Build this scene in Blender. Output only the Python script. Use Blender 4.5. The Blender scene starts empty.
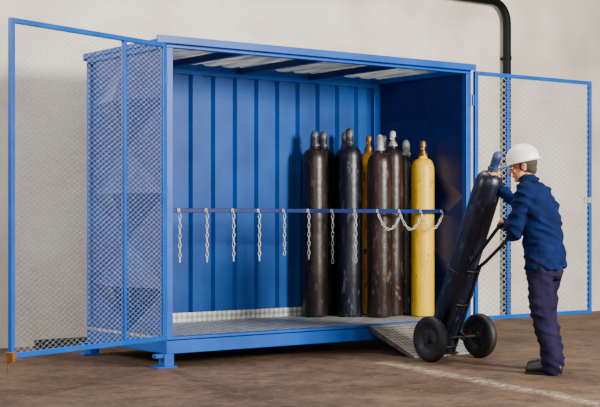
import bpy, math, random
from mathutils import Vector, Matrix, noise as mnoise
random.seed(4)
scene=bpy.context.scene
COL=scene.collection
V=Vector

# ------------------------------------------------------------------ materials
def lin(c):
    return tuple((x/255/12.92 if x/255<=0.04045 else ((x/255+0.055)/1.055)**2.4) for x in c)+(1,)
def mat(name,c1,c2=None,scale=6,rough=0.5,metal=0.0,bump=0.0,bscale=60,detail=6,contrast=(0.35,0.65),rough2=None,spec=None):
    m=bpy.data.materials.new(name); m.use_nodes=True
    nt=m.node_tree; b=nt.nodes['Principled BSDF']
    b.inputs['Roughness'].default_value=rough; b.inputs['Metallic'].default_value=metal
    if spec is not None: b.inputs['Specular IOR Level'].default_value=spec
    tc=nt.nodes.new('ShaderNodeTexCoord')
    n=nt.nodes.new('ShaderNodeTexNoise'); n.inputs['Scale'].default_value=scale; n.inputs['Detail'].default_value=detail
    nt.links.new(tc.outputs['Object'],n.inputs['Vector'])
    r=nt.nodes.new('ShaderNodeValToRGB')
    r.color_ramp.elements[0].position=contrast[0]; r.color_ramp.elements[1].position=contrast[1]
    r.color_ramp.elements[0].color=lin(c1); r.color_ramp.elements[1].color=lin(c2 if c2 else c1)
    nt.links.new(n.outputs['Fac'],r.inputs['Fac']); nt.links.new(r.outputs['Color'],b.inputs['Base Color'])
    if bump>0:
        n2=nt.nodes.new('ShaderNodeTexNoise'); n2.inputs['Scale'].default_value=bscale; n2.inputs['Detail'].default_value=4
        nt.links.new(tc.outputs['Object'],n2.inputs['Vector'])
        bp=nt.nodes.new('ShaderNodeBump'); bp.inputs['Strength'].default_value=bump; bp.inputs['Distance'].default_value=0.02
        nt.links.new(n2.outputs['Fac'],bp.inputs['Height']); nt.links.new(bp.outputs['Normal'],b.inputs['Normal'])
    return m

BLUE=mat('blue_paint',(0,74,166),(0,88,186),3,0.4,bump=0.03,bscale=25,spec=0.3)
BLUEW=mat('blue_wall_paint',(0,60,132),(0,76,158),2.2,0.45,bump=0.04,bscale=12,spec=0.3)
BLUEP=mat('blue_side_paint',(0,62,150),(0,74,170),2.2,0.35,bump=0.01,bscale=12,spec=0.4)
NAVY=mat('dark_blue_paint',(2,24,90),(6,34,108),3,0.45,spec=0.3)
INNER_SHADE=mat('inner_side_shaded_paint',(2,26,98),(5,36,118),3,0.4,spec=0.4)  # darker copy of the side paint, interior shade put into its colour
GALV=mat('galvanised',(150,152,150),(205,206,202),30,0.45,0.55,bump=0.1)
CHAINM=mat('chain_zinc',(205,207,207),(240,240,237),40,0.4,0.2)
MESHM=mat('expanded_metal',(150,156,162),(185,190,194),20,0.5,0.1)
RUBBER=mat('rubber',(8,8,9),(22,22,23),12,0.6,bump=0.1)
BLACKM=mat('black_steel',(10,11,14),(26,27,31),14,0.45,0.2)
HUB=mat('hub_dark',(30,32,38),(60,60,62),20,0.5,0.4)
PIPE=mat('pipe_paint',(0,7,6),(4,14,12),6,0.55,spec=0.15)
SKIN=mat('skin',(180,112,80),(200,134,98),25,0.5,bump=0.05)
HAIR=mat('hair',(34,24,18),(64,52,42),90,0.8,bump=0.4,bscale=200)
JACKET=mat('jacket_cloth',(3,17,56),(9,27,76),7,0.9,bump=0.5,bscale=12,spec=0.15)
TROUS=mat('trouser_cloth',(16,14,38),(34,27,56),6,0.9,bump=0.5,bscale=10,spec=0.15)
SHOE=mat('shoe_leather',(14,11,11),(32,25,22),15,0.5,bump=0.1)
HAT=mat('helmet_white',(238,236,226),(248,246,238),5,0.3)
EYEW=mat('eye_white',(230,225,220),None,5,0.3)
EYED=mat('eye_dark',(30,20,15),None,5,0.2)
LIP=mat('lip',(140,78,68),None,5,0.5)
BRASS=mat('brass',(150,105,50),(120,84,40),20,0.4,0.6)
CAPM=mat('cap_steel',(120,122,122),(195,196,190),18,0.45,0.2,bump=0.1)
CAPD=mat('cap_dark',(42,40,44),(110,108,106),18,0.5,0.3,bump=0.1)
CAPB=mat('cap_blue',(14,34,76),(62,84,120),18,0.5,0.1)
DARKBAR=mat('bar_dark',(16,24,44),(34,44,66),10,0.5,0.1)

def cyl_mat(name,c1,c2,scuff=(98,78,70),lo=0.55,hi=1.25):
    m=mat(name,c1,c2,4,0.36,0.0,bump=0.14,bscale=18,contrast=(0.42,0.72))
    nt=m.node_tree; N=nt.nodes; L=nt.links; b=N['Principled BSDF']
    src=b.inputs['Base Color'].links[0].from_socket
    tc=N['Texture Coordinate']
    off=(random.uniform(0,9),random.uniform(0,9),random.uniform(0,9))
    def layer(src,scl,sc,lo,w,col):
        mp=N.new('ShaderNodeMapping'); mp.inputs['Scale'].default_value=scl; L.new(tc.outputs['Object'],mp.inputs[0])
        mp.inputs['Location'].default_value=off
        n=N.new('ShaderNodeTexNoise'); n.inputs['Scale'].default_value=sc; n.inputs['Detail'].default_value=9; n.inputs['Roughness'].default_value=0.72
        L.new(mp.outputs[0],n.inputs['Vector'])
        r=N.new('ShaderNodeValToRGB'); r.color_ramp.elements[0].position=lo; r.color_ramp.elements[1].position=lo+w
        L.new(n.outputs['Fac'],r.inputs[0])
        mx=N.new('ShaderNodeMix'); mx.data_type='RGBA'; L.new(r.outputs[0],mx.inputs[0]); L.new(src,mx.inputs[6]); mx.inputs[7].default_value=lin(col)
        return mx.outputs[2]
    src=layer(src,(1,1,0.14),11,lo,0.18,scuff)
    src=layer(src,(1,1,0.4),22,lo+0.07,0.06,tuple(min(255,int(x*hi)) for x in scuff))
    L.new(src,b.inputs['Base Color'])
    return m

# floor
def floor_mat():
    m=bpy.data.materials.new('floor_concrete'); m.use_nodes=True; nt=m.node_tree; N=nt.nodes; L=nt.links
    b=N['Principled BSDF']; b.inputs['Roughness'].default_value=0.75; b.inputs['Specular IOR Level'].default_value=0.25
    tc=N.new('ShaderNodeTexCoord')
    def noise(s,d=8,r=0.6):
        n=N.new('ShaderNodeTexNoise'); n.inputs['Scale'].default_value=s; n.inputs['Detail'].default_value=d; n.inputs['Roughness'].default_value=r
        L.new(tc.outputs['Object'],n.inputs['Vector']); return n
    def ramp(src,p0,c0,p1,c1):
        r=N.new('ShaderNodeValToRGB'); e=r.color_ramp.elements
        e[0].position=p0;e[1].position=p1;e[0].color=c0;e[1].color=c1
        L.new(src,r.inputs[0]); return r
    def mix(f,a,c,mode='MIX'):
        x=N.new('ShaderNodeMix'); x.data_type='RGBA'; x.blend_type=mode
        if isinstance(f,float): x.inputs[0].default_value=f
        else: L.new(f,x.inputs[0])
        for s,i in ((a,6),(c,7)):
            if isinstance(s,tuple): x.inputs[i].default_value=s
            else: L.new(s,x.inputs[i])
        return x.outputs[2]
    base=ramp(noise(0.8,12,0.7).outputs['Fac'],0.38,lin((72,53,40)),0.64,lin((118,94,75)))
    sp=ramp(noise(16,12,0.85).outputs['Fac'],0.54,(0,0,0,1),0.66,(0.8,0.8,0.8,1))
    c=mix(sp.outputs[0],base.outputs[0],lin((162,140,118)))
    dk=ramp(noise(5,12,0.8).outputs['Fac'],0.38,(0.8,0.8,0.8,1),0.50,(0,0,0,1))
    c=mix(dk.outputs[0],c,lin((54,39,30)))
    s=N.new('ShaderNodeSeparateXYZ'); L.new(tc.outputs['Object'],s.inputs[0])
    wob=noise(1.6,5,0.6)
    wv=N.new('ShaderNodeMath'); wv.operation='MULTIPLY_ADD'; wv.inputs[1].default_value=0.2; L.new(wob.outputs['Fac'],wv.inputs[0]); L.new(s.outputs['X'],wv.inputs[2])
    m1=N.new('ShaderNodeMath'); m1.operation='MULTIPLY_ADD'; m1.inputs[1].default_value=-0.18; L.new(s.outputs['Y'],m1.inputs[0]); L.new(wv.outputs[0],m1.inputs[2])
    m2=N.new('ShaderNodeMath'); m2.operation='SUBTRACT'; m2.inputs[1].default_value=1.90; L.new(m1.outputs[0],m2.inputs[0])
    m3=N.new('ShaderNodeMath'); m3.operation='ABSOLUTE'; L.new(m2.outputs[0],m3.inputs[0])
    m4=N.new('ShaderNodeMapRange'); m4.inputs[1].default_value=0.0; m4.inputs[2].default_value=0.13; m4.inputs[3].default_value=0.95; m4.inputs[4].default_value=0; L.new(m3.outputs[0],m4.inputs[0])
    m5=N.new('ShaderNodeMath'); m5.operation='LESS_THAN'; m5.inputs[1].default_value=-0.7; L.new(s.outputs['Y'],m5.inputs[0])
    wn=ramp(noise(14,10,0.85).outputs['Fac'],0.46,(0,0,0,1),0.59,(1,1,1,1))
    a=N.new('ShaderNodeMath'); a.operation='MULTIPLY'; L.new(m4.outputs[0],a.inputs[0]); L.new(m5.outputs[0],a.inputs[1])
    a2=N.new('ShaderNodeMath'); a2.operation='MULTIPLY'; L.new(a.outputs[0],a2.inputs[0]); L.new(wn.outputs[0],a2.inputs[1])
    c=mix(a2.outputs[0],c,lin((212,194,170)))
    L.new(c,b.inputs['Base Color'])
    bp=N.new('ShaderNodeBump'); bp.inputs['Strength'].default_value=0.6; bp.inputs['Distance'].default_value=0.02
    L.new(noise(26,10,0.8).outputs['Fac'],bp.inputs['Height']); L.new(bp.outputs[0],b.inputs['Normal'])
    return m
FLOORM=floor_mat()
WALLM=mat('wall_plaster',(206,195,178),(242,233,217),1.5,0.9,bump=0.3,bscale=9,detail=13,contrast=(0.3,0.7))

def plate_mat(name,c1,c2,su,sv,dk=0.4):
    m=mat(name,c1,c2,14,0.5,0.2)
    nt=m.node_tree;N=nt.nodes;L=nt.links;b=N['Principled BSDF']
    tc=N['Texture Coordinate']; mp=N.new('ShaderNodeMapping'); mp.inputs['Rotation'].default_value=(0,0,math.radians(45)); mp.inputs['Scale'].default_value=(su,sv,1)
    L.new(tc.outputs['Object'],mp.inputs[0]); ck=N.new('ShaderNodeTexChecker'); ck.inputs['Scale'].default_value=1
    L.new(mp.outputs[0],ck.inputs[0])
    src=b.inputs['Base Color'].links[0].from_socket
    x=N.new('ShaderNodeMix'); x.data_type='RGBA'; x.blend_type='MULTIPLY'; x.inputs[0].default_value=1
    r=N.new('ShaderNodeValToRGB'); r.color_ramp.elements[0].color=(dk,dk,dk,1); L.new(ck.outputs['Fac'],r.inputs[0])
    L.new(src,x.inputs[6]); L.new(r.outputs[0],x.inputs[7]); L.new(x.outputs[2],b.inputs['Base Color'])
    bp=N.new('ShaderNodeBump'); bp.inputs['Distance'].default_value=0.004; L.new(ck.outputs['Fac'],bp.inputs['Height']); L.new(bp.outputs[0],b.inputs['Normal'])
    return m
PLATE=plate_mat('tread_plate',(175,178,178),(222,223,221),15,15,0.28)
KICKM=plate_mat('kick_galvanised',(200,203,203),(235,236,232),26,26,0.5)
RAMPM=plate_mat('ramp_plate',(130,130,126),(172,169,162),30,30,0.42)

def roof_mat():
    m=bpy.data.materials.new('roof_sheet'); m.use_nodes=True; nt=m.node_tree;N=nt.nodes;L=nt.links
    b=N['Principled BSDF']; b.inputs['Roughness'].default_value=0.5
    n=N.new('ShaderNodeTexNoise'); n.inputs['Scale'].default_value=4; r=N.new('ShaderNodeValToRGB')
    r.color_ramp.elements[0].color=lin((160,165,168)); r.color_ramp.elements[1].color=lin((228,230,228)); r.color_ramp.elements[0].position=0.35; r.color_ramp.elements[1].position=0.65
    L.new(n.outputs['Fac'],r.inputs[0]); L.new(r.outputs[0],b.inputs['Base Color'])
    t=N.new('ShaderNodeBsdfTranslucent'); L.new(r.outputs[0],t.inputs[0])
    mx=N.new('ShaderNodeMixShader'); mx.inputs[0].default_value=0.5
    L.new(b.outputs[0],mx.inputs[1]); L.new(t.outputs[0],mx.inputs[2]); L.new(mx.outputs[0],N['Material Output'].inputs[0])
    return m
ROOFM=roof_mat()

# ------------------------------------------------------------------ geometry accumulator
class Geo:
    def __init__(s): s.v=[]; s.f=[]
    def add(s,vs,fs):
        o=len(s.v); s.v+= [V(x) for x in vs]; s.f+=[tuple(i+o for i in f) for f in fs]; return s
    def box(s,a,b):
        x0,y0,z0=a;x1,y1,z1=b
        s.add([(x0,y0,z0),(x1,y0,z0),(x1,y1,z0),(x0,y1,z0),(x0,y0,z1),(x1,y0,z1),(x1,y1,z1),(x0,y1,z1)],
              [(3,2,1,0),(4,5,6,7),(0,1,5,4),(1,2,6,5),(2,3,7,6),(3,0,4,7)]); return s
    def beam(s,p,q,w,h,up=(0,0,1)):
        p=V(p);q=V(q);d=(q-p).normalized();up=V(up)
        x=d.cross(up)
        if x.length<1e-4: x=d.cross(V((0,1,0)))
        x.normalize(); y=x.cross(d)
        vs=[]
        for c in (p,q):
            for a,b in ((-1,-1),(1,-1),(1,1),(-1,1)): vs.append(c+x*a*w/2+y*b*h/2)
        s.add(vs,[(0,1,2,3),(7,6,5,4),(0,4,5,1),(1,5,6,2),(2,6,7,3),(3,7,4,0)]); return s
    def rings(s,rs,closed=False,caps=True):
        o=len(s.v); n=len(rs[0])
        for r in rs: s.v+=[V(p) for p in r]
        m=len(rs)
        for i in range(m if closed else m-1):
            j=(i+1)%m
            for k in range(n):
                l=(k+1)%n
                s.f.append((o+i*n+k,o+i*n+l,o+j*n+l,o+j*n+k))
        if caps and not closed:
            s.f.append(tuple(o+k for k in reversed(range(n)))); s.f.append(tuple(o+(m-1)*n+k for k in range(n)))
        return s
    def tube(s,pts,r,n=10,closed=False):
        pts=[V(p) for p in pts]; m=len(pts); rs=[]
        prev=None
        for i,p in enumerate(pts):
            if closed: d=pts[(i+1)%m]-pts[i-1]
            else: d=pts[min(i+1,m-1)]-pts[max(i-1,0)]
            d.normalize()
            if prev is None:
                x=d.cross(V((0,0,1)))
                if x.length<1e-3: x=d.cross(V((0,1,0)))
            else: x=prev-d*prev.dot(d)
            x.normalize(); y=d.cross(x); prev=x
            rr=r[i] if isinstance(r,(list,tuple)) else r
            rs.append([p+x*math.cos(2*math.pi*k/n)*rr+y*math.sin(2*math.pi*k/n)*rr for k in range(n)])
        return s.rings(rs,closed)
    def lathe(s,prof,n=32,M=None):
        rs=[[V((r*math.cos(2*math.pi*k/n),r*math.sin(2*math.pi*k/n),z)) for k in range(n)] for r,z in prof]
        if M: rs=[[M@p for p in r] for r in rs]
        return s.rings(rs)
    def sphere(s,c,r,M=None,n=16,m=10):
        rx,ry,rz=(r,r,r) if not isinstance(r,(tuple,list)) else r
        rs=[]
        for i in range(1,m):
            t=math.pi*i/m
            rs.append([V((rx*math.sin(t)*math.cos(2*math.pi*k/n),ry*math.sin(t)*math.sin(2*math.pi*k/n),-rz*math.cos(t))) for k in range(n)])
        rs=[[ (M@p if M else p)+V(c) for p in r] for r in rs]
        o=len(s.v); s.rings(rs,caps=False)
        lo=V((0,0,-rz)); hi=V((0,0,rz))
        if M: lo=M@lo; hi=M@hi
        s.v+=[lo+V(c),hi+V(c)]; a=len(s.v)-2
        for k in range(n):
            l=(k+1)%n
            s.f.append((a,o+l,o+k)); s.f.append((a+1,o+(m-2)*n+k,o+(m-2)*n+l))
        return s
    def capsule(s,p,q,r0,r1,n=14):
        p=V(p);q=V(q);d=(q-p);L=d.length;d.normalize()
        x=d.cross(V((0,0,1)))
        if x.length<1e-3: x=d.cross(V((0,1,0)))
        x.normalize(); y=d.cross(x); rs=[]
        prof=[(-math.cos(a)*r0,math.sin(a)*r0) for a in (0.15,0.5,0.9,1.3)]+[(L+math.sin(a)*r1,math.cos(a)*r1) for a in (0.25,0.6,1.0,1.4)]
        for t,rr in prof:
            rs.append([p+d*t+x*math.cos(2*math.pi*k/n)*rr+y*math.sin(2*math.pi*k/n)*rr for k in range(n)])
        return s.rings(rs)
    def limb(s,pts,rad):
        for i in range(len(pts)-1): s.capsule(pts[i],pts[i+1],rad[i],rad[i+1])
        return s
    def link(s,c,d,side,L=0.02,W=0.011,r=0.0032):
        d=V(d).normalized(); x=V(side)-d*V(side).dot(d); x.normalize()
        pts=[]
        for k in range(10):
            a=2*math.pi*k/10
            pts.append(V(c)+d*(math.sin(a)*L)+x*(math.cos(a)*W))
        return s.tube(pts,r,5,closed=True)

def obj(name,geo,m,parent=None,smooth=False,loc=(0,0,0),bevel=0,world_off=None,autosm=True):
    me=bpy.data.meshes.new(name)
    off=V(world_off) if world_off is not None else V((0,0,0))
    me.from_pydata([tuple(v-off) for v in geo.v],[],geo.f); me.update()
    o=bpy.data.objects.new(name,me); COL.objects.link(o); me.materials.append(m)
    o.location=loc
    if parent: o.parent=parent
    if smooth:
        for p in me.polygons: p.use_smooth=True
        if autosm:
            try: me.set_sharp_from_angle(angle=math.radians(40))
            except Exception: pass
    if bevel>0:
        b=o.modifiers.new('bevel','BEVEL'); b.width=bevel; b.segments=2; b.limit_method='ANGLE'
    return o
def empty(name,loc,label,cat,group=None,rot=(0,0,0)):
    e=bpy.data.objects.new(name,None); COL.objects.link(e); e.location=loc; e.rotation_euler=rot; e.empty_display_size=0.1
    e['label']=label; e['category']=cat
    if group: e['group']=group
    return e
def remesh(o,voxel,it=3,fac=0.5,folds=None):
    md=o.modifiers.new('r','REMESH'); md.mode='VOXEL'; md.voxel_size=voxel
    sm=o.modifiers.new('s','SMOOTH'); sm.factor=fac; sm.iterations=it
    dg=bpy.context.evaluated_depsgraph_get(); dg.update()
    me=bpy.data.meshes.new_from_object(o.evaluated_get(dg))
    o.modifiers.clear(); old=o.data; mats=[m for m in old.materials]; o.data=me
    if not me.materials:
        for m in mats: me.materials.append(m)
    if folds:
        amp,sc=folds
        nr=[v.normal.copy() for v in me.vertices]
        for v,n in zip(me.vertices,nr):
            p=v.co
            w=V((p.x*sc*0.55+p.z*sc*0.25, p.y*sc*0.55-p.z*sc*0.2, p.z*sc*1.3+p.x*sc*0.3))
            d=mnoise.noise(w); d=(1-abs(d)*2.4)
            d2=mnoise.noise(w*2.1+V((7,3,1)))
            v.co=p+n*amp*(d*0.8-0.35+0.35*d2)
        me.update()
    for p in me.polygons: p.use_smooth=True
    return o

# ------------------------------------------------------------------ room
WV=2.25
g=Geo().box((-14,-14,-0.2),(16,WV+0.3,0)); fl=obj('floor',g,FLOORM); fl['kind']='structure'
g=Geo().box((-14,WV,0),(16,WV+0.3,6)); w=obj('wall_back',g,WALLM); w['kind']='structure'

# ------------------------------------------------------------------ container
W_,D_=3.33,1.33
FZ=0.24; ZT=2.60
cab=empty('gas_cylinder_storage_container',(W_/2,D_/2,0),'blue steel gas cylinder storage container with open mesh doors','storage container')
CO=V((W_/2,D_/2,0))
def cpart(name,g,m,**k): return obj(name,g,m,parent=cab,world_off=CO,**k)
g=Geo()
g.box((0,-0.03,0.11),(W_,0.03,0.215)); g.box((0,D_-0.05,0.11),(W_,D_,0.215))
g.box((0,0.03,0.11),(0.06,D_-0.05,0.215)); g.box((W_-0.06,0.03,0.11),(W_,D_-0.05,0.215))
g.box((-0.004,-0.04,0.222),(W_+0.004,0.035,FZ+0.004))
cpart('base_frame',g,BLUE,bevel=0.004)
for (x,y) in ((-0.02,0),(W_-0.06,0),(-0.02,D_-0.08),(W_-0.06,D_-0.08)):
    g=Geo().box((x,y-0.03,0.012),(x+0.09,y+0.06,0.11)).box((x-0.07,y-0.05,0),(x+0.11,y+0.08,0.012))
    if x<0: g.box((x-0.07,y-0.02,0.08),(x,y+0.04,0.11))
    cpart('foot',g,BLUE,bevel=0.003)
g=Geo().box((0.05,0.035,0.205),(W_-0.05,D_-0.03,FZ))
cpart('floor_tray',g,PLATE)
for (x,y,wx) in ((0,-0.03,.06),(W_-0.06,-0.03,.06),(0,D_-0.06,.06),(W_-0.11,D_-0.07,.11)):
    g=Geo().box((x,y,FZ),(x+wx,y+0.06,ZT-0.05)); cpart('corner_post',g,BLUE,bevel=0.004)
g=Geo()
g.box((-0.12,-0.09,ZT-0.025),(W_+0.01,-0.075,ZT+0.035)); g.box((-0.02,D_+0.01,ZT-0.035),(W_+0.01,D_+0.03,ZT+0.03))
g.box((-0.02,-0.075,ZT-0.01),(-0.005,D_+0.01,ZT+0.03)); g.box((W_-0.005,-0.075,ZT-0.01),(W_+0.01,D_+0.01,ZT+0.03))
g.box((0,-0.03,ZT-0.05),(W_,0.03,ZT)); g.box((0,D_-0.06,ZT-0.09),(W_,D_,ZT))
g.box((0,0.03,ZT-0.05),(0.06,D_-0.06,ZT)); g.box((W_-0.06,0.03,ZT-0.05),(W_,D_-0.06,ZT))
cpart('roof_frame',g,BLUE,bevel=0.003)
for x in (0.75,1.58,2.42): cpart('rafter',Geo().box((x-0.03,0.03,ZT-0.055),(x+0.03,D_-0.06,ZT-0.002)),NAVY)
g=Geo(); n=64; y0,y1=-0.07,D_+0.005
top=[];
for i in range(n+1):
    x=0.0+(W_)*i/n; z=ZT+0.004+(0.022 if (i//2)%2 else 0); top.append((x,z))
g.rings([[V((x,y,z)) for x,z in top]+[V((x,y,z+0.003)) for x,z in reversed(top)] for y in (y0,y1)])
cpart('roof_sheet',g,ROOFM)
g=Geo(); prof=[]; yb=D_-0.012
x=0.06
pitch=0.245
while x<W_-0.06-1e-6:
    for dx,dy in ((0,0),(0.022,-0.040),(0.135,-0.040),(0.157,0)):
        if x+dx<W_-0.06: prof.append((x+dx,yb+dy))
    x+=pitch
prof.append((W_-0.06,yb))
g.rings([[V((x,y,z)) for x,y in prof]+[V((x,y+0.006,z)) for x,y in reversed(prof)] for z in (FZ,ZT-0.09)])
cpart('back_panel',g,BLUEW)
def side(xp,sgn,name,m,dep):
    g=Geo(); ya,yb2=0.03,D_-0.06; z0,z1=FZ,ZT-0.05
    rows=3; h=(z1-z0)/rows; wd=(yb2-ya)
    for r in range(rows):
            a=ya;b=a+wd;l=z0+r*h;t=l+h;mx=(a+b)/2;mz=(l+t)/2
            for (xo,rev) in ((0,False),(0.004*-sgn,True)):
                vs=[(xp+xo,a,l),(xp+xo,b,l),(xp+xo,b,t),(xp+xo,a,t),(xp+xo,mx,l),(xp+xo,b,mz),(xp+xo,mx,t),(xp+xo,a,mz),(xp+xo+sgn*dep,mx,mz)]
                fs=[(0,4,7),(4,1,5),(5,2,6),(6,3,7),(4,5,8),(5,6,8),(6,7,8),(7,4,8)]
                g.add(vs,fs)
    return cpart(name,g,m)
side(0.03,-1,'side_panel',BLUEP,0.15); side(W_-0.03,1,'side_panel',INNER_SHADE,0.10)
kp=obj('kick_plate',Geo().box((-1.55,-0.0425,-0.0035),(1.55,0.0425,0.0035)),KICKM,parent=cab,loc=V((W_/2-0.05,D_-0.066,FZ+0.0425))-CO); kp.rotation_euler=(math.radians(90),0,0)
# chain rail
RV=0.335; RZ=1.255
rail=cpart('chain_rail',Geo().box((0.02,RV-0.018,RZ-0.018),(W_-0.02,RV+0.018,RZ+0.018)),NAVY,bevel=0.003)
us=[0.32+0.2675*k for k in range(12)]
def chainpath(pts):
    g=Geo(); pitch=0.040
    seg=[V(p) for p in pts]; out=[]; need=pitch/2
    for i in range(len(seg)-1):
        a,b=seg[i],seg[i+1]; L=(b-a).length; t=need
        while t<=L:
            out.append((a.lerp(b,t/L),(b-a).normalized())); t+=pitch
        need=t-L
    for k,(c,dd) in enumerate(out):
        e=V((math.cos(0.6),math.sin(0.6),0)) if k%2 else V((-math.sin(0.6),math.cos(0.6),0))
        s=e if abs(dd.z)>0.9 else (V((0,1,0)) if k%2 else dd.cross(V((0,1,0))))
        g.link(c,dd,s,0.025,0.011,0.003)
    return g
for k,u in enumerate(us):
    hk=Geo().tube([(u,RV-0.02,RZ+0.005),(u,RV-0.038,RZ),(u,RV-0.045,RZ-0.02),(u,RV-0.04,RZ-0.035),(u,RV-0.028,RZ-0.035)],0.004,6)
    hk.box((u-0.012,RV-0.026,RZ-0.015),(u+0.012,RV-0.02,RZ+0.015))
    obj('hook',hk,CAPM,parent=rail,world_off=CO,smooth=True)
    if k<8:
        ln=0.41+random.uniform(-0.03,0.05)
        if k==4: ln=0.36
        obj('chain',chainpath([(u,RV-0.042,RZ-0.03),(u,RV-0.042,RZ-0.03-ln)]),CHAINM,parent=rail,world_off=CO,smooth=True,autosm=False)
for k in (8,9,10):
    a,b=us[k],us[k+1]; pts=[]
    for i in range(25):
        t=i/24; pts.append((a+(b-a)*t,RV-0.042,RZ-0.03-0.14*(1-(2*t-1)**2)))
    obj('chain',chainpath(pts),CHAINM,parent=rail,world_off=CO,smooth=True,autosm=False)
# doors
def door(hx,ang,name,mid,wire,z0=0.225,Wd=1.655,cw=0.068,ch=0.042):
    z1=2.575; t=0.018
    g=Geo()
    g.box((0,-t,z0),(0.04,t,z1)); g.box((Wd-0.036,-t,z0),(Wd,t,z1))
    g.box((0.04,-t,z0),(Wd-0.036,t,z0+0.036)); g.box((0.04,-t,z1-0.036),(Wd-0.036,t,z1)); g.box((mid-0.015,-t,z0+0.036),(mid+0.015,t,z1-0.036))
    d=obj(name,g,BLUE,bevel=0.003); d.parent=cab; d.location=V((hx,-0.055,0))-CO; d.rotation_euler=(0,0,ang)
    for (xa,xb) in ((0.038,mid-0.013),(mid+0.013,Wd-0.034)):
        g=Geo(); sl=ch/cw; za,zb=z0+0.034,z1-0.034
        for sg in (1,-1):
            lo=za-(sl*(xb-xa)); cs=[]
            k=math.floor(lo/ch)
            while k*ch<zb+0.001+sl*(xb-xa):
                cs.append(k*ch); k+=1
            for c in cs:
                x0_,x1_=xa,xb
                f=lambda x: c+sg*sl*(x-xa)
                if sg>0:
                    if f(x0_)<za: x0_=xa+(za-c)/sl
                    if f(x1_)>zb: x1_=xa+(zb-c)/sl
                else:
                    if f(x0_)>zb: x0_=xa+(c-zb)/sl
                    if f(x1_)<za: x1_=xa+(c-za)/sl
                if x1_-x0_<0.01: continue
                g.beam((x0_,0.0006*sg,f(x0_)),(x1_,0.0006*sg,f(x1_)),0.0012,wire)
        obj('mesh_panel',g,MESHM,parent=d)
    for hz in (0.5,1.4,2.3):
        obj('hinge',Geo().lathe([(0.013,hz-0.05),(0.013,hz-0.002),(0.011,hz),(0.013,hz+0.002),(0.013,hz+0.05)],12),BLUE,parent=d,smooth=True,loc=(-0.014,0.0,0))
    return d
ld=door(-0.03,math.radians(199.2),'door',0.48,0.0016,cw=0.062,ch=0.038)
obj('latch',Geo().box((1.625,-0.035,0.2),(1.66,0.035,0.27)).box((1.635,-0.03,0.13),(1.65,-0.022,0.2)),BRASS,parent=ld,bevel=0.003)
rd=door(W_+0.015,0.0,'door',0.44,0.0044,Wd=1.63,cw=0.088,ch=0.055)
obj('latch',Geo().box((1.51,-0.035,1.34),(1.61,-0.02,1.40)).box((1.545,-0.05,1.355),(1.57,-0.035,1.385)),GALV,parent=rd,bevel=0.003)

# ------------------------------------------------------------------ ramp
rp=empty('loading_ramp',(2.46,-0.35,0),'grey steel tread plate ramp leading up to the container floor','ramp')
g=Geo()
vs=[(2.06,-0.06,0.24),(2.86,-0.06,0.24),(2.86,-0.66,0.014),(2.06,-0.66,0.014)]
g.add(vs+[(x,y,z-0.012) for x,y,z in vs],[(3,2,1,0),(4,5,6,7),(0,1,5,4),(1,2,6,5),(2,3,7,6),(3,0,4,7)])
obj('ramp_plate',g,RAMPM,parent=rp,world_off=rp.location)
for x in (2.06,2.845):
    g=Geo(); vs=[(x,-0.06,0.228),(x,-0.64,0.006),(x,-0.62,0.0),(x,-0.10,0.17)]
    g.add(vs+[(p+0.015,q,r) for p,q,r in vs],[(0,1,2,3),(7,6,5,4),(0,4,5,1),(1,5,6,2),(2,6,7,3),(3,7,4,0)])
    obj('side_flange',g,RAMPM,parent=rp,world_off=rp.location)

# ------------------------------------------------------------------ gas cylinders
def cylinder(loc,h,r,bm,cm,label,rot=(0,0,0),grp='gas cylinders in the container',capstyle=0,sh=0.33):
    e=empty('gas_cylinder',loc,label,'gas cylinder',grp,rot)
    hs=h-sh
    prof=[(r*0.3,0.012),(r*0.72,0.0),(r*0.93,0.008),(r,0.03)]+[(r,hs*t) for t in (0.33,0.66,1)]
    for i in range(1,9):
        t=i/8*math.pi/2*0.95; prof.append((0.034+(r-0.034)*math.cos(t)**0.75,hs+0.125*math.sin(t)))
    prof.append((0.034,hs+0.175))
    obj('body',Geo().lathe(prof,36),bm,parent=e,smooth=True)
    nz=hs+0.145
    obj('neck_ring',Geo().lathe([(0.034,nz),(0.046,nz+0.003),(0.046,nz+0.026),(0.034,nz+0.03)],24),cm,parent=e,smooth=True)
    c0=nz+0.028
    if capstyle==0:
        pr=[(0.034,c0),(0.038,c0+0.03),(0.038,h-0.05),(0.033,h-0.022),(0.02,h-0.006),(0.006,h)]
    else:
        pr=[(0.034,c0),(0.034,c0+0.02),(0.022,c0+0.03),(0.022,c0+0.06),(0.032,c0+0.065),(0.032,h-0.03),(0.026,h-0.01),(0.01,h)]
    obj('valve_cap',Geo().lathe(pr,20),cm,parent=e,smooth=True)
    if capstyle==1:
        obj('valve_outlet',Geo().capsule((0,0,c0+0.045),(-0.05,-0.03,c0+0.045),0.012,0.012),cm,parent=e,smooth=True)
    return e
K_BR=cyl_mat('cyl_dark_brown',(14,8,8),(32,18,15),(50,36,30),0.50,1.6)
K_BR2=cyl_mat('cyl_red_brown',(20,11,10),(42,23,19),(60,42,35),0.50,1.6)
K_BK=cyl_mat('cyl_black',(7,6,9),(19,16,18),(42,38,37),0.51,1.7)
K_NV=cyl_mat('cyl_navy',(5,7,22),(14,15,32),(42,42,54),0.50,1.7)
K_NT=cyl_mat('cyl_navy_truck',(3,7,28),(8,14,40),(34,42,62),0.50,1.7)
K_YE=cyl_mat('cyl_yellow',(248,200,0),(236,184,0),(206,150,8),0.52,0.55)
K_OC=cyl_mat('cyl_ochre',(190,136,2),(150,98,6),(78,50,20),0.47,0.6)
K_SH=cyl_mat('cyl_rust',(20,12,11),(42,25,19),(84,56,40),0.52,1.5)
K_GR=cyl_mat('cyl_blue_grey',(26,28,34),(46,48,56),(84,84,86),0.50,1.5)
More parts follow.
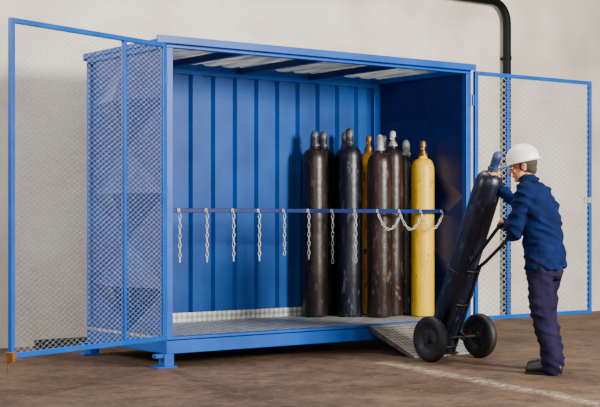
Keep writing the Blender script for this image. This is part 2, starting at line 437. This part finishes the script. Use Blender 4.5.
CYL=[
 ((2.295,1.045),1.79,0.122,K_BR,CAPD,'dark brown steel gas cylinder standing at the end of the row',0),
 ((2.50,1.175),1.80,0.112,K_BK,CAPD,'black steel gas cylinder standing behind the front row',0),
 ((2.59,0.88),1.82,0.120,K_NV,CAPD,'blue-black scuffed steel gas cylinder with dark cap',0),
 ((2.73,1.12),1.80,0.112,K_BK,CAPD,'black steel gas cylinder standing behind the front row',0),
 ((2.95,1.02),1.77,0.116,K_OC,BRASS,'ochre yellow gas cylinder half hidden between dark ones',1),
 ((2.77,0.64),1.75,0.120,K_BR2,CAPM,'dark reddish-brown gas cylinder with grey steel cap',0),
 ((2.995,0.715),1.80,0.105,K_SH,CAPM,'rust-stained dark gas cylinder with pale grey valve',1),
 ((3.198,0.75),1.72,0.090,K_GR,CAPM,'slim blue-grey gas cylinder with pale cap beside the side panel',0),
 ((3.18,1.07),1.78,0.105,K_BK,CAPD,'black gas cylinder in the back corner of the container',0),
 ((3.188,0.49),1.70,0.112,K_YE,BRASS,'bright yellow gas cylinder with brass valve and scuffs',1),
]
for (p,h,r,bm,cm,lb,cs) in CYL: cylinder((p[0],p[1],FZ),h,r,bm,cm,lb,capstyle=cs,sh=0.30)
TH=math.radians(23.5)
B=V((2.27,-0.74,0.10))
ax=V((0,-math.sin(TH),math.cos(TH))); nn=V((0,-math.cos(TH),-math.sin(TH)))
cylinder(B,1.78,0.118,K_NT,CAPB,'dark navy gas cylinder leaning back on the hand truck',rot=(TH,0,0),grp=None,sh=0.31)

# ------------------------------------------------------------------ hand truck
ht=empty('hand_truck',(2.25,-0.95,0),'black steel cylinder hand truck with two large rubber wheels','hand truck')
HO=V(ht.location)
def P(u,a_,n_): return V((u,B.y,B.z))+ax*a_+nn*n_
UC=2.27
GR=V((UC,-1.58,1.12))
g=Geo()
for sg in (-1,1):
    u=UC+0.078*sg
    e_=V((u+sg*0.045,GR.y,GR.z+0.008)); 
    bend=P(u,0.86,0.15); knee=P(u,0.80,0.108)
    pts=[P(u,-0.012,0.105),P(u,0.4,0.105),P(u,0.76,0.105),knee,knee.lerp(bend,0.5)+V((0,0.008,-0.004)),bend]
    pts+=[bend.lerp(e_,0.2),bend.lerp(e_,0.5),bend.lerp(e_,0.9),e_]
    g.tube(pts,0.015,12)
for a_ in (0.06,0.45,0.76):
    g.tube([P(UC-0.078,a_,0.105),P(UC-0.04,a_,0.128),P(UC,a_,0.132),P(UC+0.04,a_,0.128),P(UC+0.078,a_,0.105)],0.009,8)
for sg in (-1,1): g.beam(P(UC+0.078*sg,0.166,0.11),P(UC+0.078*sg,0.166,0.17),0.03,0.05,up=ax)
obj('frame',g,BLACKM,parent=ht,world_off=HO,smooth=True)
obj('handle',Geo().tube([GR+V((-0.145,0,0.008)),GR+V((-0.12,-0.006,0.01)),GR+V((0,-0.008,0.01)),GR+V((0.12,-0.006,0.01)),GR+V((0.145,0,0.008))],0.014,12),RUBBER,parent=ht,world_off=HO,smooth=True)
g=Geo(); 
c=[P(UC-.12,-0.004,-0.09),P(UC+.12,-0.004,-0.09),P(UC+.12,-0.004,0.13),P(UC-.12,-0.004,0.13)]
g.add(c+[p-ax*0.008 for p in c],[(3,2,1,0),(4,5,6,7),(0,1,5,4),(1,2,6,5),(2,3,7,6),(3,0,4,7)])
obj('toe_plate',g,BLACKM,parent=ht,world_off=HO)
obj('axle',Geo().tube([(1.95,-0.95,0.19),(2.57,-0.95,0.19)],0.012,12),BLACKM,parent=ht,world_off=HO,smooth=True)
g=Geo()
strap=[]
for i in range(13):
    t=-0.5+i/12*(math.pi+1.0)
    strap.append(P(UC-0.124*math.cos(t),0.72,-0.124*math.sin(t)))
strap=[P(UC-0.08,0.72,0.105)]+strap+[P(UC+0.08,0.72,0.105)]
obj('retaining_band',g.tube(strap,0.006,6),BLACKM,parent=ht,world_off=HO,smooth=True)
def wheel(x):
    R=0.19
    M=Matrix.Translation((x,-0.95,R))@Matrix.Rotation(math.radians(90),4,'Y')
    pr=[(0.115,-0.028),(0.13,-0.036),(0.165,-0.038),(0.182,-0.03),(R,-0.015),(R,0.015),(0.182,0.03),(0.165,0.038),(0.13,0.036),(0.115,0.028)]
    g=Geo(); n=40
    rs=[[M@V((r*math.cos(2*math.pi*k/n),r*math.sin(2*math.pi*k/n),z)) for k in range(n)] for r,z in pr]
    g.rings(rs,closed=True)
    w=obj('wheel',g,RUBBER,parent=ht,world_off=HO,smooth=True); w['label']='black pneumatic rubber wheel'
    pr=[(0.01,-0.045),(0.028,-0.045),(0.03,-0.03),(0.04,-0.012),(0.085,-0.006),(0.105,-0.024),(0.116,-0.028),(0.116,0.028),(0.105,0.024),(0.085,0.006),(0.04,0.012),(0.03,0.03),(0.028,0.045),(0.01,0.045)]
    obj('hub',Geo().lathe(pr,32,M),HUB,parent=w,world_off=HO,smooth=True)
wheel(1.98); wheel(2.54)

# ------------------------------------------------------------------ pipe
pxx=6.03
py=WV-0.09; pz=3.76
pp=empty('wall_pipe',(pxx,py,0),'black painted steel pipe bending down along the wall','pipe')
pts=[(-2,py,pz),(2,py,pz),(5.7,py,pz)]
for i in range(0,8):
    t=i/8*math.pi/2; pts.append((pxx-0.24+0.24*math.sin(t),py,pz-0.24*(1-math.cos(t))))
pts+=[(pxx,py,pz-0.26),(pxx,py,1.5),(pxx,py,0.0)]
obj('pipe_run',Geo().tube(pts,0.048,16),PIPE,parent=pp,world_off=pp.location,smooth=True)
for z in (0.5,1.8,3.1):
    obj('pipe_clamp',Geo().lathe([(0.049,z-0.02),(0.056,z-0.02),(0.056,z+0.02),(0.049,z+0.02)],18,Matrix.Translation((pxx,py,0))).box((pxx-0.02,py+0.05,z-0.015),(pxx+0.02,WV,z+0.015)),PIPE,parent=pp,world_off=pp.location)
# steel bar on floor
ya,yb_=1.90,2.00; xa,xb=-0.18,0.95
bar=obj('steel_channel',Geo().box((xa,ya,0),(xb,yb_,0.015)).box((xa,ya,0.015),(xb,ya+0.012,0.085)).box((xa,yb_-0.012,0.015),(xb,yb_,0.085)),DARKBAR)
bar['label']='dark steel channel lying on the floor by the wall'; bar['category']='steel profile'

# ------------------------------------------------------------------ person
PX=V((2.20,-2.01,0)); YAW=math.radians(22)
per=empty('person',PX,'person in blue jacket, dark trousers and white hard hat pushing cart','person')
f=V((-math.sin(YAW),math.cos(YAW),0)); rt=V((math.cos(YAW),math.sin(YAW),0)); up=V((0,0,1))
def Wp(x,y,z): return PX+rt*x+f*y+up*z
def ring(x,y,z,hw,hd,tilt=0.0,n=28,p=2.3):
    out=[]
    for k in range(n):
        t=2*math.pi*k/n; c,s=math.cos(t),math.sin(t)
        a=hw*math.copysign(abs(c)**(2/p),c); b=hd*math.copysign(abs(s)**(2/p),s)
        out.append(Wp(x+a,y+b*math.cos(tilt),z-b*math.sin(tilt)))
    return out
def hand(g,wr,d,pn,side,curls,spread=0.0205,thumb_in=0.5):
    d=V(d).normalized(); pn=V(pn); pn=(pn-d*pn.dot(d)).normalized(); s=d.cross(pn)
    if s.dot(V(side))<0: s=-s
    wr=V(wr)
    for i in range(4):
        o=(1.5-i)*spread*0.92
        g.capsule(wr+s*o*0.75+d*0.008,wr+s*o+d*0.082,0.0145,0.0125,10)
    g.capsule(wr-d*0.02,wr+d*0.03,0.024,0.02,12)
    Ls=[(0.042,0.026,0.021),(0.046,0.030,0.023),(0.043,0.028,0.022),(0.034,0.021,0.019)]
    for i in range(4):
        o=(1.5-i)*spread; p=wr+s*o+d*(0.086-(0.006 if i in(0,) else 0.002*i)); ang=0
        r=0.0092
        for j,l in enumerate(Ls[i]):
            ang+=curls[j]+0.05*i
            q=p+(d*math.cos(ang)+pn*math.sin(ang))*l
            g.capsule(p,q,r,r*0.92,10); p=q; r*=0.93
    p=wr+s*0.026+d*0.022; 
    q=p+(s*0.75+d*0.55+pn*0.35).normalized()*0.036
    q2=q+(s*0.15+d*0.7+pn*thumb_in*1.4).normalized()*0.030
    q3=q2+(s*-0.25+d*0.55+pn*thumb_in*1.6).normalized()*0.024
    g.capsule(p,q,0.0145,0.011,10); g.capsule(q,q2,0.011,0.010,10); g.capsule(q2,q3,0.010,0.008,10)

LSH=Wp(-0.185,0.085,1.385); RSH=Wp(0.185,0.10,1.385)
gripL=GR+V((-0.08,-0.008,0.01))
LEL=V((1.965,-1.915,1.08))
dL=V((0.14,0.95,0.05)).normalized(); pnL=V((0,0.05,-1))
LWR=gripL-dL*0.068+V((0,0,0.030))
capc=P(UC,1.545,0)
dR=(ax*0.9+V((-0.45,0.1,0))).normalized(); pnR=-nn
RWR=capc+nn*0.066-dR*0.05+V((0.015,0,0))
REL=V((2.44,-1.67,1.19))
HC=Wp(0.0,0.175,1.590)
hd=V((-0.64,0.77,-0.22)).normalized(); hs_=hd.cross(up).normalized(); hu=hs_.cross(hd)
HM=Matrix((hs_,hd,hu)).transposed()
def H(x,y,z): return HC+hs_*x+hd*y+hu*z
g=Geo()
g.rings([ring(0,0.0,0.84,0.155,0.105),ring(0,0.01,0.95,0.15,0.1),ring(0,0.02,1.05,0.14,0.095),ring(0,0.05,1.2,0.165,0.105),ring(0,0.08,1.33,0.175,0.1),ring(0,0.095,1.4,0.14,0.085),ring(0,0.11,1.44,0.07,0.06)])
g.capsule(Wp(0,0.11,1.40),H(0,-0.03,-0.06),0.06,0.052)
g.limb([LSH,LEL,LWR],[0.052,0.040,0.026]); g.limb([RSH,REL,RWR],[0.052,0.040,0.026])
LHP,RHP=Wp(-0.09,0.0,0.87),Wp(0.09,0.0,0.87)
LFT=V((2.11,-2.18,0)); RFT=V((2.34,-1.98,0))
LK=LHP.lerp(LFT+up*0.09,0.5)+f*0.035; RK=RHP.lerp(RFT+up*0.09,0.5)+f*0.05
for hp,k,ft in ((LHP,LK,LFT),(RHP,RK,RFT)):
    g.limb([hp,k,ft+up*0.09],[0.085,0.055,0.038]); g.capsule(ft+up*0.045-f*0.02,ft+up*0.035+f*0.14,0.035,0.03)
g.sphere(H(0,-0.012,0.03),(0.076,0.094,0.088),HM)
g.sphere(H(0,0.03,-0.035),(0.058,0.062,0.075),HM)
g.sphere(H(0,0.065,-0.088),(0.026,0.022,0.02),HM)
g.capsule(H(0,0.088,0.005),H(0,0.114,-0.028),0.009,0.013)
g.sphere(H(0,0.078,0.028),(0.05,0.018,0.012),HM)
g.sphere(H(0.035,0.066,-0.02),(0.022,0.016,0.016),HM); g.sphere(H(-0.035,0.066,-0.02),(0.022,0.016,0.016),HM)
g.sphere(H(0,0.084,-0.055),(0.024,0.012,0.012),HM)
for sx in (-1,1):
    g.sphere(H(sx*0.078,-0.012,-0.008),(0.010,0.02,0.032),HM); g.sphere(H(sx*0.083,-0.02,0.006),(0.008,0.016,0.02),HM)
hand(g,LWR,dL,pnL,(1,0,0),[0.55,1.25,0.8])
hand(g,RWR,dR,pnR,(-1,0,-0.3),[0.45,0.75,0.55],thumb_in=0.9)
body=obj('body',g,SKIN,parent=per,world_off=PX); remesh(body,0.0042,2,0.4)
for sx in (-1,1):
    obj('eye',Geo().sphere(H(sx*0.031,0.079,0.008),(0.013,0.009,0.008),HM,12,8),EYEW,parent=per,world_off=PX,smooth=True,autosm=False)
    obj('pupil',Geo().sphere(H(sx*0.031,0.086,0.007),(0.006,0.004,0.006),HM,10,6),EYED,parent=per,world_off=PX,smooth=True,autosm=False)
obj('mouth',Geo().capsule(H(-0.02,0.092,-0.056),H(0.02,0.092,-0.056),0.005,0.005,8),LIP,parent=per,world_off=PX,smooth=True,autosm=False)
g=Geo(); g.sphere(H(0,-0.026,0.025),(0.083,0.094,0.088),HM); g.sphere(H(0,-0.055,-0.03),(0.062,0.05,0.055),HM)
hr=obj('hair',g,HAIR,parent=per,world_off=PX); remesh(hr,0.006,2)
# hard hat
g=Geo(); n=36; rs=[]
HC2=H(0,-0.012,0.034)
def hp_(x,y,z): return HC2+hs_*x+hd*y+hu*z
prof=[(1.0,0.0),(1.0,0.02),(0.985,0.045),(0.93,0.075),(0.82,0.10),(0.64,0.12),(0.42,0.132),(0.2,0.138),(0.02,0.14)]
for s_,z in prof: rs.append([hp_(0.112*s_*math.cos(2*math.pi*k/n),0.130*s_*math.sin(2*math.pi*k/n),z) for k in range(n)])
g.rings(rs)
def br(e,z): 
    out=[]
    for k in range(n):
        t=2*math.pi*k/n; fr=max(0,math.sin(t))**2.5
        out.append(hp_((0.112+e)*math.cos(t),(0.130+e+fr*e*2.2)*math.sin(t),z-fr*e*0.3))
    return out
g.rings([br(-0.002,0.004),br(0.016,0.0),br(0.017,0.004),br(-0.002,0.01)],closed=True)
for xx in (-0.022,0.0,0.022):
    g.tube([hp_(xx,0.130*math.cos(t)*0.93,0.036+0.106*math.sin(t)) for t in [math.pi*i/14 for i in range(1,14)]],0.005,6)
obj('hard_hat',g,HAT,parent=per,world_off=PX,smooth=True,autosm=False)
# jacket
g=Geo()
g.rings([ring(0,-0.01,0.80,0.196,0.146),ring(0,-0.01,0.84,0.200,0.149),ring(0,0.0,0.95,0.190,0.142),ring(0,0.012,1.05,0.186,0.140),ring(0,0.03,1.17,0.198,0.146),ring(0,0.05,1.28,0.208,0.146),ring(0,0.07,1.36,0.198,0.130),ring(0,0.09,1.425,0.148,0.105),ring(0,0.11,1.465,0.085,0.08)])
g.capsule(Wp(0,0.105,1.41),Wp(0,0.13,1.48),0.078,0.068)
g.limb([LSH,LEL],[0.082,0.064]); g.limb([LEL,LWR.lerp(LEL,0.12)],[0.064,0.045])
g.limb([RSH,REL],[0.080,0.062]); g.limb([REL,RWR.lerp(REL,0.12)],[0.062,0.044])
g.capsule(Wp(-0.1,0.088,1.38),LSH,0.088,0.082); g.capsule(Wp(0.1,0.098,1.38),RSH,0.088,0.080)
jk=obj('jacket',g,JACKET,parent=per,world_off=PX); remesh(jk,0.008,4,0.5,folds=(0.022,10))
obj('collar',Geo().tube([Wp(0.075*math.cos(t),0.125+0.07*math.sin(t),1.49+0.012*math.cos(t)) for t in [2*math.pi*i/20 for i in range(20)]],0.014,8,closed=True),JACKET,parent=jk,world_off=PX,smooth=True,autosm=False)
# trousers
g=Geo()
g.rings([ring(0,-0.01,0.72,0.12,0.11),ring(0,-0.01,0.78,0.175,0.132),ring(0,0.0,0.88,0.175,0.130),ring(0,0.01,0.96,0.165,0.12)])
for hp,k,ft in ((LHP,LK,LFT),(RHP,RK,RFT)):
    g.limb([hp-up*0.04,k,ft+up*0.13,ft+up*0.07],[0.114,0.090,0.080,0.085])
tr=obj('trousers',g,TROUS,parent=per,world_off=PX); remesh(tr,0.008,3,0.5,folds=(0.020,9))
for ft in (LFT,RFT):
    g=Geo()
    g.capsule(ft-f*0.035+up*0.055,ft+f*0.02+up*0.06,0.046,0.05); g.capsule(ft+f*0.02+up*0.06,ft+f*0.14+up*0.042,0.05,0.040); g.capsule(ft+f*0.14+up*0.042,ft+f*0.185+up*0.038,0.042,0.034)
    g.capsule(ft-f*0.01+up*0.06,ft-f*0.01+up*0.13,0.044,0.042)
    sh=obj('shoe',g,SHOE,parent=per,world_off=PX); remesh(sh,0.006,2)
    so=Geo(); outl=[]
    for z,k_ in ((0.0,1.0),(0.018,1.03)):
        rr=[]
        for i in range(24):
            t=2*math.pi*i/24; rr.append(ft+f*(0.075+0.145*math.cos(t))*1.0+rt*(0.044*k_*math.copysign(abs(math.sin(t))**0.7,math.sin(t)))+up*z)
        outl.append(rr)
    so.rings(outl); obj('sole',so,RUBBER,parent=sh,world_off=PX,smooth=True)

# ------------------------------------------------------------------ camera & light
cam=bpy.data.cameras.new('camera'); co=bpy.data.objects.new('camera',cam); COL.objects.link(co)
co.location=(-5.455,-9.152,1.2); co.rotation_euler=(math.radians(90),0,-math.radians(36.6))
cam.sensor_width=36; cam.lens=1332/600*36; cam.shift_y=0.0225; cam.clip_end=200
scene.camera=co
def area(name,loc,tgt,size,e,c=(1,1,1)):
    l=bpy.data.lights.new(name,'AREA'); l.size=size; l.energy=e; l.color=c
    o=bpy.data.objects.new(name,l); COL.objects.link(o); o.location=loc
    o.rotation_euler=(V(tgt)-V(loc)).to_track_quat('-Z','Y').to_euler(); return o
area('key_lamp',(3.7,-9.8,3.5),(1.2,0.3,1.2),2.2,2250,(1,0.96,0.89))
area('front_fill',(-6.5,-10.5,5.0),(0.0,0.8,1.4),5.0,420,(1,0.96,0.90))  # added fill light, softens the wall shadow and lifts the inner panel
area('side_fill',(-6.5,1.35,4.3),(0,0.7,1.4),1.2,330,(1,0.96,0.91))  # added fill for the outer left panel, no real lamp stands here
area('overhead_fill',(2.0,0.6,7.0),(1.8,0.8,1.0),2.5,320,(1,0.97,0.93))  # unseen light added overhead to brighten wall and roof sheet
wd=bpy.data.worlds.new('world'); scene.world=wd; wd.use_nodes=True
wd.node_tree.nodes['Background'].inputs[0].default_value=(1.0,0.98,0.96,1); wd.node_tree.nodes['Background'].inputs[1].default_value=0.22
